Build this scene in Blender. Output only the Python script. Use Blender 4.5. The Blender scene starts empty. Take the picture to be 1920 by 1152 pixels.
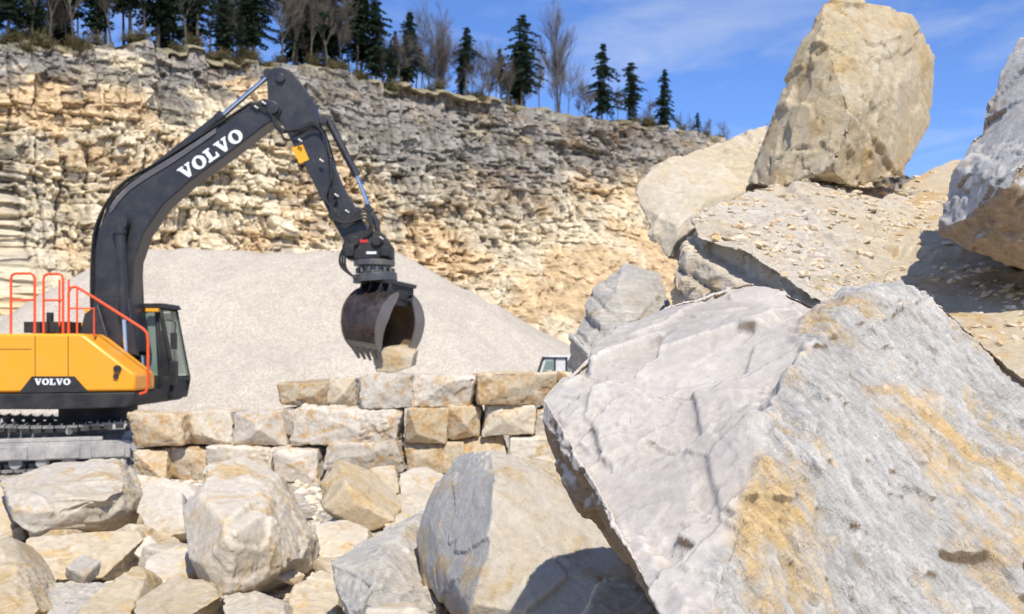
import bpy, bmesh, math, random
import numpy as np
from mathutils import Vector, Matrix, noise
from mathutils.bvhtree import BVHTree
random.seed(7)
F=1867.0; EH=2.3
SC=bpy.context.scene; COL=SC.collection
def W(px,py,D): return Vector(((px-960)*D/F, D, EH+(660-py)*D/F))
def pp(pts,D): return [((a-960)*D/F, EH+(660-b)*D/F) for a,b in pts]
def R(a,b): return random.uniform(a,b)
# ------------------------------------------------------------ node helpers
class NT:
    def __init__(s,name):
        s.m=bpy.data.materials.new(name); s.m.use_nodes=True
        s.t=s.m.node_tree; s.b=s.t.nodes['Principled BSDF']
        s.b.inputs['Specular IOR Level'].default_value=0.2
    def n(s,k,**kw):
        x=s.t.nodes.new(k)
        for a,v in kw.items(): setattr(x,a,v)
        return x
    def l(s,a,b): s.t.links.new(a,b)
    def set(s,inp,v):
        if isinstance(v,bpy.types.NodeSocket): s.l(v,inp)
        else:
            if isinstance(v,(tuple,list)) and len(v)==3 and inp.type=='RGBA': v=(*v,1)
            inp.default_value=v
    def noise(s,vec,scale,detail=6,rough=0.6,dist=0.0):
        x=s.n('ShaderNodeTexNoise'); s.l(vec,x.inputs['Vector'])
        x.inputs['Scale'].default_value=scale; x.inputs['Detail'].default_value=detail
        x.inputs['Roughness'].default_value=rough; x.inputs['Distortion'].default_value=dist
        return x.outputs['Fac']
    def rng(s,v,a,b,c=0.0,d=1.0):
        x=s.n('ShaderNodeMapRange'); s.l(v,x.inputs[0])
        for i,q in enumerate((a,b,c,d)): x.inputs[i+1].default_value=q
        return x.outputs[0]
    def math(s,op,a,b=0.0):
        x=s.n('ShaderNodeMath',operation=op); s.set(x.inputs[0],a); s.set(x.inputs[1],b); return x.outputs[0]
    def mix(s,f,a,b,mode='MIX'):
        x=s.n('ShaderNodeMix',data_type='RGBA',blend_type=mode)
        s.set(x.inputs[0],f); s.set(x.inputs[6],a); s.set(x.inputs[7],b); return x.outputs[2]
    def mulv(s,col,f):
        cm=s.n('ShaderNodeCombineColor')
        for i in range(3): s.l(f,cm.inputs[i])
        return s.mix(1.0,col,cm.outputs[0],'MULTIPLY')
    def coord(s,kind='Object',rnd=True):
        c=s.n('ShaderNodeTexCoord').outputs[kind]
        if not rnd: return c
        o=s.n('ShaderNodeObjectInfo').outputs['Random']
        v=s.n('ShaderNodeVectorMath',operation='ADD')
        cm=s.n('ShaderNodeCombineXYZ'); q=s.math('MULTIPLY',o,57.0)
        for i in range(3): s.l(q,cm.inputs[i])
        s.l(c,v.inputs[0]); s.l(cm.outputs[0],v.inputs[1])
        return v.outputs[0]
    def mapping(s,vec,rot,scale):
        x=s.n('ShaderNodeMapping'); s.l(vec,x.inputs[0])
        x.inputs['Rotation'].default_value=[math.radians(r) for r in rot]; x.inputs['Scale'].default_value=scale
        return x.outputs[0]
    def bump(s,h,dist,strength=1.0,prev=None):
        x=s.n('ShaderNodeBump'); s.set(x.inputs['Height'],h); x.inputs['Distance'].default_value=dist
        s.set(x.inputs['Strength'],strength)
        if prev is not None: s.l(prev,x.inputs['Normal'])
        return x.outputs[0]
    def fin(s,col,rough=0.9,nor=None,metal=0.0):
        s.set(s.b.inputs['Base Color'],col); s.set(s.b.inputs['Roughness'],rough)
        s.b.inputs['Metallic'].default_value=metal
        if nor is not None: s.l(nor,s.b.inputs['Normal'])
        return s.m

def mat_rock(name,c1,c2,ochre=(0.66,0.45,0.20),och=0.5,chalk=0.4,sc=1.0,stri=None,bs=1.0,attr=False,var=0.10,fgrey=None,under=None,pw=0.72):
    t=NT(name); v=t.coord()
    big=t.noise(v,0.9*sc,5,0.6,0.4); med=t.noise(v,2.3*sc,7,0.65,0.8); fin=t.noise(v,11*sc,10,0.72)
    grit=t.noise(v,70*sc,4,0.7)
    col=t.mix(t.rng(big,0.38,0.62),c1,c2)
    gx=t.n('ShaderNodeSeparateXYZ'); t.l(t.n('ShaderNodeNewGeometry').outputs['Normal'],gx.inputs[0])
    if fgrey:
        fm=t.rng(t.math('ADD',gx.outputs[0],t.math('MULTIPLY',big,0.3)),-0.05,-0.25,0,1)
        col=t.mix(fm,col,fgrey)
    om=t.rng(med,0.64-0.14*och,0.76-0.14*och)
    at=t.n('ShaderNodeAttribute',attribute_name='stri').outputs['Fac'] if attr else None
    av=t.n('ShaderNodeAttribute',attribute_name='sv').outputs['Vector'] if attr else None
    oc=t.mix(t.rng(fin,0.35,0.65),tuple(c*0.78 for c in ochre),ochre)
    if at is not None:
        pm=t.noise(t.mapping(av,(0,0,0),(0.8,1.3,1)),1.7,10,0.74,0.25)
        om=t.math('MULTIPLY',t.rng(pm,0.49,0.59),t.math('ADD',t.math('MULTIPLY',at,0.92),0.04))
        gr=t.mix(t.rng(t.noise(av,3.1,8,.72),.35,.6),(0.43,0.405,0.36),(0.58,0.545,0.485))
        gr=t.mulv(gr,t.rng(t.noise(t.mapping(av,(0,0,0),(3,12,1)),3.0,9,.75),.3,.62,.74,1.12))
        col=t.mix(at,col,gr)
    col=t.mix(t.math('MULTIPLY',om,0.8),col,oc)
    v2=t.noise(v,4.7*sc,8,0.7,0.5)
    col=t.mix(t.math('MULTIPLY',t.rng(v2,0.55,0.70),chalk),col,(0.74,0.695,0.62))
    col=t.mulv(col,t.rng(fin,0.3,0.7,0.82,1.12))
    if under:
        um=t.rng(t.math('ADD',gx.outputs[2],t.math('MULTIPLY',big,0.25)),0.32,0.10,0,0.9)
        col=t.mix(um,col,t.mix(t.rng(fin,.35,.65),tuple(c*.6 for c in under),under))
    o=t.n('ShaderNodeObjectInfo').outputs['Random']
    col=t.mulv(col,t.rng(o,0,1,1-var,1+var*0.6))
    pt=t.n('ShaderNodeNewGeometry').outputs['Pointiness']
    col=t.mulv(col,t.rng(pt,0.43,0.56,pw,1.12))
    n=t.bump(fin,0.030/sc*bs,0.8); n=t.bump(grit,0.005/sc*bs,0.9,n)
    if at is not None:
        s1=t.noise(t.mapping(av,(0,0,0),(3.0,9,1)),1.8,6,0.66,0.1)
        n=t.bump(s1,0.050,t.math('MULTIPLY',at,.9),n)
        col=t.mix(t.math('MULTIPLY',t.rng(s1,0.33,0.43,1,0),t.math('MULTIPLY',at,0.6)),col,(0.24,0.19,0.13))
    elif stri:
        s1=t.noise(t.mapping(v,stri[0],stri[1]),5.0,7,0.72,0.3)
        n=t.bump(t.rng(s1,0.40,0.60),0.02/sc,0.7,n)
        col=t.mix(t.math('MULTIPLY',t.rng(s1,0.36,0.44,1,0),0.35),col,(0.28,0.23,0.17))
    return t.fin(col,0.92,n)
CREAM=(0.65,0.55,0.40); GREY=(0.55,0.515,0.455); TAN=(0.58,0.46,0.29); PALE=(0.68,0.61,0.50)
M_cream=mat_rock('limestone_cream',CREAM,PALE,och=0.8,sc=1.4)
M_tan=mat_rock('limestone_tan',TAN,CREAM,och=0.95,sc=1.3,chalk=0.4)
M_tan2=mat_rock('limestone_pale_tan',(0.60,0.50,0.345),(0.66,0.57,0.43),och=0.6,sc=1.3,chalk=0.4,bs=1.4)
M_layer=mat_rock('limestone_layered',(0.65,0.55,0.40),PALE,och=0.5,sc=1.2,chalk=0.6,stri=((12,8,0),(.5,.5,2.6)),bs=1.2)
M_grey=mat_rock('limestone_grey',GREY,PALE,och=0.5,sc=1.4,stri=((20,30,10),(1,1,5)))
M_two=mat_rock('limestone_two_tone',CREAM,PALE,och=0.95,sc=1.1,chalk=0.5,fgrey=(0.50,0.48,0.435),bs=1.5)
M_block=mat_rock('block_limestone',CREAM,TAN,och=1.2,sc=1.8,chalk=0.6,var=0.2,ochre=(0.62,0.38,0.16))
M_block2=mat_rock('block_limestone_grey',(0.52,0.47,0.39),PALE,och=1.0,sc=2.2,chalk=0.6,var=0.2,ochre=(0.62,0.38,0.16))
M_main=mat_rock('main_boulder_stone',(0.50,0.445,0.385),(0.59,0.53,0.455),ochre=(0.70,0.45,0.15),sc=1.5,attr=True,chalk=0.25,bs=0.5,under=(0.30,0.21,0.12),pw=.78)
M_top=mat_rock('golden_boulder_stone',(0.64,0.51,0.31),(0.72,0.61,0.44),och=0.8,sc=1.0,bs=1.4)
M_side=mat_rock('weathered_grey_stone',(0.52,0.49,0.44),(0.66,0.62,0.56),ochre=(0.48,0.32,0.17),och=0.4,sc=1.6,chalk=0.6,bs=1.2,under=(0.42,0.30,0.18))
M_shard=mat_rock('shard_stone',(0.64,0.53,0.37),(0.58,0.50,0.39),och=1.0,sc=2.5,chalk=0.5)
def simple(name,col,rough=0.5,metal=0.0,dust=0.25,dcol=(0.42,0.36,0.28),bsc=0.0):
    t=NT(name); v=t.coord(rnd=False)
    a=t.noise(v,2.5,8,0.7); b=t.noise(v,25,5,0.7)
    f=t.math('MULTIPLY',t.rng(t.math('ADD',a,t.math('MULTIPLY',b,0.4)),0.6,0.95),dust)
    c=t.mix(f,col,dcol); r=t.rng(f,0,0.5,rough,0.9)
    n=t.bump(b,0.004,0.3) if bsc==0 else t.bump(b,bsc,0.8)
    t.b.inputs['Specular IOR Level'].default_value=0.5
    return t.fin(c,r,n,metal)
P_orange=simple('orange_yellow_paint',(0.93,0.37,0.012),0.35,dust=0.08)
P_dark=simple('charcoal_paint',(0.022,0.023,0.027),0.38,dust=0.09)
P_black=simple('black_rubber',(0.012,0.012,0.013),0.6,dust=0.10)
P_chrome=simple('chrome_rod',(0.75,0.77,0.8),0.15,1.0,dust=0.05)
P_steel=simple('worn_brown_steel',(0.085,0.064,0.056),0.26,0.6,dust=0.55,dcol=(0.27,0.21,0.18))
P_inner=simple('rusty_inner_steel',(0.13,0.08,0.045),0.8,0.1,dust=0.6,dcol=(0.32,0.23,0.14))
P_rim=simple('scuffed_edge_steel',(0.24,0.22,0.21),0.3,0.7,dust=0.5,dcol=(0.40,0.36,0.33))
P_steel2=simple('bare_worn_steel',(0.34,0.32,0.32),0.35,0.7,dust=0.3)
P_steel3=simple('greasy_dark_steel',(0.12,0.115,0.11),0.35,0.6,dust=0.35)
P_rail=simple('red_orange_rail_paint',(0.85,0.09,0.015),0.4,dust=0.05)
P_white=simple('white_lettering',(0.85,0.85,0.85),0.5,dust=0.02)
P_yel=simple('yellow_sticker',(0.9,0.40,0.01),0.5,dust=0.02)
P_red=simple('red_marking',(0.6,0.03,0.03),0.5,dust=0.05)
P_dusty=simple('dusty_track_steel',(0.16,0.155,0.15),0.8,0.1,dust=0.9,dcol=(0.50,0.47,0.43),bsc=0.02)
P_dusty2=simple('dusty_frame_steel',(0.30,0.29,0.28),0.8,0.1,dust=0.95,dcol=(0.62,0.58,0.52),bsc=0.02)
P_vwhite=simple('white_vehicle_paint',(0.66,0.66,0.64),0.4,dust=0.4)
P_seat=simple('seat_cloth',(0.03,0.03,0.035),0.9,dust=0.1)
def mat_glass():
    t=NT('tinted_cab_glass'); v=t.coord(rnd=False); a=t.noise(v,1.5,3)
    t.b.inputs['Alpha'].default_value=0.6; t.b.inputs['Specular IOR Level'].default_value=0.7
    return t.fin(t.mix(a,(0.20,0.30,0.26),(0.32,0.42,0.37)),0.08)
P_glass=mat_glass()
# ------------------------------------------------------------ mesh helpers
def catmull(P,k=6):
    P=[Vector(p) for p in P]; out=[]
    for i in range(len(P)-1):
        a=P[max(i-1,0)];b=P[i];c=P[i+1];d=P[min(i+2,len(P)-1)]
        for j in range(k):
            t=j/k
            out.append(0.5*((2*b)+(c-a)*t+(2*a-5*b+4*c-d)*t*t+(3*b-a-3*c+d)*t**3))
    out.append(P[-1]); return out
class Part:
    def __init__(s,M=None): s.bm=bmesh.new(); s.M=M or Matrix.Identity(4); s.mi=0
    def _add(s,vs,fs):
        v=[s.bm.verts.new(s.M@Vector(q)) for q in vs]
        for f in fs:
            try: fc=s.bm.faces.new([v[i] for i in f]); fc.material_index=s.mi
            except ValueError: pass
        return v
    def prism(s,xz,y0,y1):
        n=len(xz)
        vs=[(x,y0,z) for x,z in xz]+[(x,y1,z) for x,z in xz]
        fs=[tuple(range(n)),tuple(range(2*n-1,n-1,-1))]+[(i,i+n,(i+1)%n+n,(i+1)%n) for i in range(n)]
        s._add(vs,fs); return s
    def box(s,c,d,rot=None):
        hx,hy,hz=[q/2 for q in d]; m=rot or Matrix.Identity(3); c=Vector(c)
        vs=[c+m@Vector((x,y,z)) for x in(-hx,hx) for y in(-hy,hy) for z in(-hz,hz)]
        s._add(vs,[(0,1,3,2),(4,6,7,5),(0,4,5,1),(2,3,7,6),(0,2,6,4),(1,5,7,3)]); return s
    def cyl(s,p0,p1,r,r2=None,n=18):
        p0=Vector(p0);p1=Vector(p1); r2=r if r2 is None else r2
        q=(p1-p0).to_track_quat('Z','Y'); vs=[]
        for p,rr in((p0,r),(p1,r2)):
            for i in range(n):
                a=2*math.pi*i/n; vs.append(p+q@Vector((math.cos(a)*rr,math.sin(a)*rr,0)))
        s._add(vs,[tuple(range(n-1,-1,-1)),tuple(range(n,2*n))]+[(i,(i+1)%n,(i+1)%n+n,i+n) for i in range(n)]); return s
    def tube(s,P,r,n=8,smooth=True,k=6):
        P=catmull(P,k) if smooth else [Vector(p) for p in P]
        vs=[];m=len(P); up=None
        for i,p in enumerate(P):
            d=(P[min(i+1,m-1)]-P[max(i-1,0)]).normalized()
            if up is None: up=d.orthogonal().normalized()
            up=(up-d*up.dot(d)).normalized(); sd=d.cross(up)
            for j in range(n):
                a=2*math.pi*j/n; vs.append(p+up*math.cos(a)*r+sd*math.sin(a)*r)
        fs=[(i*n+j,i*n+(j+1)%n,(i+1)*n+(j+1)%n,(i+1)*n+j) for i in range(m-1) for j in range(n)]
        fs+=[tuple(range(n-1,-1,-1)),tuple(range((m-1)*n,m*n))]
        s._add(vs,fs); return s
    def done(s,name,mats,parent=None,bevel=0.0,label=None,smooth=35):
        bmesh.ops.recalc_face_normals(s.bm,faces=s.bm.faces)
        me=bpy.data.meshes.new(name); s.bm.to_mesh(me); s.bm.free()
        o=bpy.data.objects.new(name,me); COL.objects.link(o)
        for m in (mats if isinstance(mats,(list,tuple)) else [mats]): me.materials.append(m)
        xs=[v.co for v in me.vertices]
        c=Vector([ (min(v[i] for v in xs)+max(v[i] for v in xs))/2 for i in range(3)])
        me.transform(Matrix.Translation(-c)); wl=c
        if parent:
            o.parent=parent; o.location=wl-world_of(parent)
        else: o.location=wl
        o['_w']=list(wl)
        if smooth:
            me.shade_smooth(); me.set_sharp_from_angle(angle=math.radians(smooth))
        if bevel>0:
            b=o.modifiers.new('bevel','BEVEL'); b.width=bevel; b.segments=2; b.limit_method='ANGLE'
        if label: o['label']=label
        return o
def world_of(o): return Vector(o['_w'])
def thing(name,loc,label,cat,group=None):
    e=bpy.data.objects.new(name,None); e.location=loc; e['_w']=list(loc); e['label']=label; e['category']=cat
    if group: e['group']=group
    e.empty_display_size=0.3; COL.objects.link(e); return e
# ------------------------------------------------------------ rocks
def cellrand(c,k): return noise.cell_vector(Vector((c[0]*7.31+k,c[1]*5.17-k,c[2]*6.73+0.5*k)))
H5=Vector((.5,.5,.5))
def facet(p,fr,seed,wp=0.10):
    q=p*fr+Vector((seed*3.1,seed*1.7,seed*2.3))
    q=q+noise.noise_vector(q*2.3)*wp
    ds,ps=noise.voronoi(q); c=ps[0]; h=cellrand(c,seed)-H5
    return (q-c).dot(h)*1.6+h.x*0.35
def cfacet(p,fr,seed,wp=0.06,g=1.7):
    """nearly continuous piecewise flat relief: upper envelope of random planes"""
    q=p*fr+Vector((seed*3.1,seed*1.7,seed*2.3)); q=q+noise.noise_vector(q*2.1)*wp
    ds,ps=noise.voronoi(q); m=-9
    for c in ps:
        h=cellrand(c,seed)-H5; m=max(m,(q-c).dot(h)*g+h.x*.3)
    return m-0.55
def relax(me,vox,co,iters=10,k=2.0):
    """relax stretched edges so that steps break as short slopes"""
    ne=len(me.edges); E=np.empty(ne*2,dtype=np.int32); me.edges.foreach_get('vertices',E); E=E.reshape(-1,2)
    n=len(co); cnt=np.bincount(E.ravel(),minlength=n).astype(float); cnt[cnt==0]=1
    for it in range(iters):
        L=np.linalg.norm(co[E[:,0]]-co[E[:,1]],axis=1); bad=np.zeros(n,bool); b=L>vox*k
        if not b.any(): break
        bad[E[b].ravel()]=True
        # spread by one ring
        nb=bad.copy(); nb[E[bad[E[:,0]],1]]=True; nb[E[bad[E[:,1]],0]]=True; bad=nb
        S=np.zeros_like(co)
        for a in range(3):
            S[:,a]=np.bincount(E[:,0],weights=co[E[:,1],a],minlength=n)+np.bincount(E[:,1],weights=co[E[:,0],a],minlength=n)
        S/=cnt[:,None]; co[bad]=0.3*co[bad]+0.7*S[bad]
    return co
def hull_mesh(pts,vox):
    bm=bmesh.new()
    for p in pts: bm.verts.new(p)
    r=bmesh.ops.convex_hull(bm,input=bm.verts)
    dele=[g for g in set(r['geom_interior']+r['geom_unused']) if isinstance(g,bmesh.types.BMVert)]
    if dele: bmesh.ops.delete(bm,geom=dele,context='VERTS')
    bmesh.ops.recalc_face_normals(bm,faces=bm.faces)
    me=bpy.data.meshes.new('tmp'); bm.to_mesh(me); bm.free()
    o=bpy.data.objects.new('tmp',me); COL.objects.link(o)
    m=o.modifiers.new('r','REMESH'); m.mode='VOXEL'; m.voxel_size=vox; m.adaptivity=0
    dg=bpy.context.evaluated_depsgraph_get(); dg.update()
    out=bpy.data.meshes.new_from_object(o.evaluated_get(dg))
    bpy.data.objects.remove(o); bpy.data.meshes.remove(me)
    return out
def rock(name,pts,mat,vox,label,cat='boulder',group=None,amp=1.0,strata=None,seed=0,post=None,kind=None,cuts=16,cutd=(.02,.08),fine=1.0):
    me=hull_mesh(pts,vox)
    n=len(me.vertices)
    xs=[v.co.copy() for v in me.vertices]; ns=[v.normal.copy() for v in me.vertices]
    lo=Vector([min(v[i] for v in xs) for i in range(3)]); hi=Vector([max(v[i] for v in xs) for i in range(3)])
    s=(hi-lo).length/1.7; base=Vector(((lo.x+hi.x)/2,(lo.y+hi.y)/2,lo.z)); off=Vector((seed*11.3,seed*5.1,-seed*7.7))
    A=np.empty((n,3))
    for i,(p,nn) in enumerate(zip(xs,ns)):
        d=0.012*s*noise.fractal((p+off)*(1.4/s),1.0,2.0,2)+0.065*s*cfacet(p,1.9/s,seed+1)+0.022*s*cfacet(p,4.0/s,seed+2)*min(1.4,fine)
        A[i]=p+nn*d*amp
    rs=random.Random(seed*13+5)
    for k in range(cuts):
        v=Vector((rs.gauss(0,1),rs.gauss(0,1)-.3,rs.gauss(0,.9)+.2)).normalized(); nv=np.array(v)
        dt=A@nv; sup=dt.max(); ex=sup-dt.min(); lim=sup-ex*rs.uniform(*cutd)
        over=np.clip(dt-lim,0,None)*0.98
        A-=over[:,None]*nv[None,:]
    new=[]
    for i,(p0,nn) in enumerate(zip(xs,ns)):
        p=Vector(A[i])
        if post: new.append(post(p0,p,nn)-base); continue
        rg=max(0,min(1,0.35+1.5*noise.noise((p+off)*(1.6/s))))
        d=(0.014*s*rg*facet(p,6.5/s,seed+5)+0.020*s*rg*cfacet(p,9.5/s,seed+3)+0.011*s*rg*cfacet(p,22/s,seed+4)+0.004*s*noise.fractal((p+off)*(10/s),0.8,2.1,4))*fine
        if strata:
            ax,fr,am=strata
            t=p.dot(ax)*fr+0.5*noise.noise((p+off)*(1.2/s))+0.15*noise.noise((p+off)*(6/s))
            k=math.floor(t); f=t-k
            h=noise.cell(Vector((k*1.37+0.5,seed+.5,0.5+math.floor(p.x*1.5/s+k*.37))))
            w=max(0,1-abs(nn.dot(ax))*1.1)
            e=min(1,min(f,1-f)*7)
            m=0.7+0.7*noise.noise((p+off)*(2.2/s))
            d-=am*w*((1-h)*0.7+0.5*(1-e))*m/max(amp,.3)
        new.append(p+nn*d*amp-base)
    co=relax(me,vox,np.array([tuple(c) for c in new]))
    me.vertices.foreach_set('co',co.ravel()); me.update()
    me.name=name; me.materials.clear(); me.materials.append(mat); me.shade_smooth()
    o=bpy.data.objects.new(name,me); COL.objects.link(o); o.location=base
    if kind: o['kind']=kind
    else:
        o['label']=label; o['category']=cat
        if group: o['group']=group
    return o
def ext(P,th,drop=0.3,shr=0.9):
    P=[W(*p) for p in P]; c=sum(P,Vector())/len(P)
    return P+[c+(p-c)*shr+Vector((0,th,-drop*th)) for p in P]
G1="boulders heaped in the quarry"
# main boulder
mp=[(1012,740,4.4),(1012,790,4.35),(1100,648,4.85),(1250,568,5.15),(1410,518,5.4),(1480,655,4.05),(1462,702,3.8),(1432,890,3.35),
    (1345,1068,3.04),(1245,1003,3.35),(1128,880,3.8),(1640,526,4.46),(1745,535,4.56),(1940,690,4.3),(2150,900,4.0),(2110,1150,3.4),
    (1288,1250,2.77),(1880,1250,3.1)]
P=[W(*p) for p in mp]
P+=[W(1052,858,5.0),W(1110,965,5.1),W(1190,1075,5.0),W(1275,1200,4.6),Vector((1.6,3.3,0.5)),W(1900,1350,3.8),Vector((1.2,5.9,1.1)),Vector((2.6,5.9,0.9)),Vector((1.9,5.6,2.2)),Vector((0.85,5.3,1.6))]
a=W(1462,702,3.8);b=W(1345,1068,3.04);c=W(1940,690,4.3)
NR=(b-a).cross(c-a).normalized()
if NR.y>0: NR=-NR
LD=(W(1750,900,3.6)-W(1500,600,4.0)); LD=(LD-NR*LD.dot(NR)).normalized(); XD=NR.cross(LD)
inn=Vector((1.3,4.6,1.2)); RG=(b-a).normalized(); PN=RG.cross(inn-a).normalized()
if (c-a).dot(PN)<0: PN=-PN
def smask(p,nn):
    sd=(p-a).dot(PN)+0.07*noise.noise(p*4)+.03*noise.noise(p*11)
    return max(0,min(1,sd/0.06+0.5))*max(0,min(1,(nn.dot(NR)-0.45)/0.25))
dent=W(1525,590,4.85); bowl=W(1290,800,3.95)
def mpost(p0,p,nn):
    w=smask(p0,nn); p1=p0.lerp(p,.5)
    dr=0
    if w>0:
        u=p0.dot(LD);x=p0.dot(XD)
        wu=u+.05*noise.noise(p0*2.5); wx=x+.02*noise.noise(p0*5)
        r=noise.fractal(Vector((wu*2.6,wx*8,3.3)),0.7,2.1,5)
        zone=max(0,min(1,.5+1.6*noise.noise(p0*1.3)))
        dr=0.026*r+0.016*noise.fractal(Vector((u*1.1,x*2.6,9.3)),0.9,2.0,3)+0.05*cfacet(Vector((wu*1.3,wx*2.6,0.3)),1.3,55)+.028*cfacet(Vector((wu*1.3,wx*3.0,0.3)),3.6,56)+(.4+zone)*.016*cfacet(Vector((wu*1.1,wx*3.0,0.3)),8,57)+.005*noise.fractal(p0*22,.7,2,3)
    dl=0
    if w<1:
        rg=max(0,1.6*noise.noise(p0*1.7+Vector((3,1,0))))
        up=max(0,min(1,(nn.z-.2)/.3))
        dl=cfacet(p0,1.4,93,.04)*(.05+.08*up)+cfacet(p0,3.3,91,.04)*.034*(.4+rg)+rg*cfacet(p0,8,92)*.018+rg*.008*cfacet(p0,22,94)+.0018*noise.fractal(p0*25,.7,2,3)
        dl-=.07*up*math.exp(-((p0-bowl).length/0.42)**2)
    o=p1+nn*(dr*w+dl*(1-w))
    g=math.exp(-((p0-dent).length/0.28)**2); return o+Vector((0,0,-0.16*g))
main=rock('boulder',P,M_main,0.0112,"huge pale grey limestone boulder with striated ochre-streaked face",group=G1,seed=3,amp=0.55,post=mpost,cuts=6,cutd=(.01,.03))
me=main.data; nA=me.attributes.new('stri','FLOAT','POINT'); nV=me.attributes.new('sv','FLOAT_VECTOR','POINT')
vals=[smask(v.co+main.location,v.normal) for v in me.vertices]
for v in me.vertices:
    p=v.co+main.location; nV.data[v.index].vector=(p.dot(LD),p.dot(XD),p.dot(NR))
for it in range(14):
    acc=list(vals);cnt=[1]*len(vals)
    for e in me.edges:
        i,j=e.vertices; acc[i]+=vals[j];acc[j]+=vals[i];cnt[i]+=1;cnt[j]+=1
    vals=[x/y for x,y in zip(acc,cnt)]
for i,x in enumerate(vals): nA.data[i].value=min(1,x*1.4)
# upper right heap
rock('boulder',[W(*p) for p in [(1396,344,9.0),(1438,250,8.9),(1495,100,8.9),(1543,6,9.0),(1590,-8,9.1),(1708,28,9.6),(1764,104,9.9),(1758,200,9.8),(1722,272,9.5),(1700,334,9.0),(1600,356,8.3),(1440,360,8.5),
   (1545,60,8.6),(1600,220,8.15),(1560,320,8.1)]]+[W(1450,250,10.3),W(1560,60,10.6),W(1680,90,10.9),W(1700,250,10.6),W(1480,340,10)],
   M_top,0.022,"tall golden limestone boulder balanced on top of the heap",group=G1,seed=5,amp=0.45,cuts=2,cutd=(.005,.01),fine=1.8)
rock('boulder',[W(*p) for p in [(1188,352,9.2),(1215,324,9.3),(1300,290,9.6),(1415,250,10),(1440,225,10.2),(1450,330,9.2),(1345,380,8.7),(1285,428,8.5),(1252,488,8.6),(1213,437,8.8),(1193,380,9.0)]]+[W(1260,400,10.4),W(1430,300,11),W(1300,305,10.8),W(1300,500,10),W(1500,400,10)],
   M_tan2,0.022,"pale tan boulder wedged beneath the tall one",group=G1,seed=6,amp=0.55,cuts=6,cutd=(.01,.05),fine=2.0)
slab=rock('boulder',[W(*p) for p in [(1246,508,6.9),(1286,402,7.1),(1332,372,7.5),(1425,340,8.3),(1560,333,9.2),(1720,343,9.6),(1800,420,8.8),(1760,560,6.6),(1560,566,5.9),(1500,535,6.0),(1385,445,6.4),(1300,420,6.75),(1255,566,6.75),(1390,640,6.4),(1600,660,6.0)]]+[Vector((1.3,9.5,1.0)),Vector((3.6,9.8,1.5)),Vector((3.2,7,1.2)),Vector((1.2,7.4,1.4))],
   M_layer,0.019,"layered tan slab boulder strewn with broken shards",group=G1,seed=8,amp=0.5,cuts=3,cutd=(.005,.015),strata=(Vector((0.30,-0.35,0.88)).normalized(),6,0.15),fine=1.7)
rock('boulder',ext([(1063,622,7.2),(1108,536,7.6),(1168,490,7.9),(1242,508,7.9),(1265,575,7.5),(1200,640,7.0),(1090,664,6.9),(1150,560,7.1),(1120,700,6.8),(1230,700,6.9)],1.2,0.4),
   M_grey,0.02,"grey banded boulder leaning behind the huge one",group=G1,seed=9,amp=0.5,strata=(Vector((0.55,-0.2,0.8)).normalized(),8,0.08),cuts=8,cutd=(.01,.04))
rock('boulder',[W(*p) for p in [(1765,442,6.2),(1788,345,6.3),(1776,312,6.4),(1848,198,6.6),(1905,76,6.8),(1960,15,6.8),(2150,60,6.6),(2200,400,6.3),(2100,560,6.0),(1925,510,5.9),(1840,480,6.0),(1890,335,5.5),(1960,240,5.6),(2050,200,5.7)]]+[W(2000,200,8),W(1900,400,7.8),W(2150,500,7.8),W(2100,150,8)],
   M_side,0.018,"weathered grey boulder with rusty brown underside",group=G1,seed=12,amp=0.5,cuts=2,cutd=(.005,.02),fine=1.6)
slope=rock('rubble_slope',[W(*p) for p in [(1620,640,5.5),(1900,700,4.9),(2150,720,4.9),(1690,338,9.9),(1785,296,10.8),(2200,300,10)]]+[Vector((2.0,7.6,0.4)),Vector((1.5,8.5,0.2)),Vector((1.3,5.2,0.0)),Vector((7,4,0)),Vector((8,9,1)),Vector((7,14,-.2)),Vector((3,14,-.2)),Vector((1.2,10,-.2)),Vector((3,3.6,0.0))],
   M_tan,0.05,"",seed=14,amp=0.2,kind='structure',cuts=0)
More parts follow.
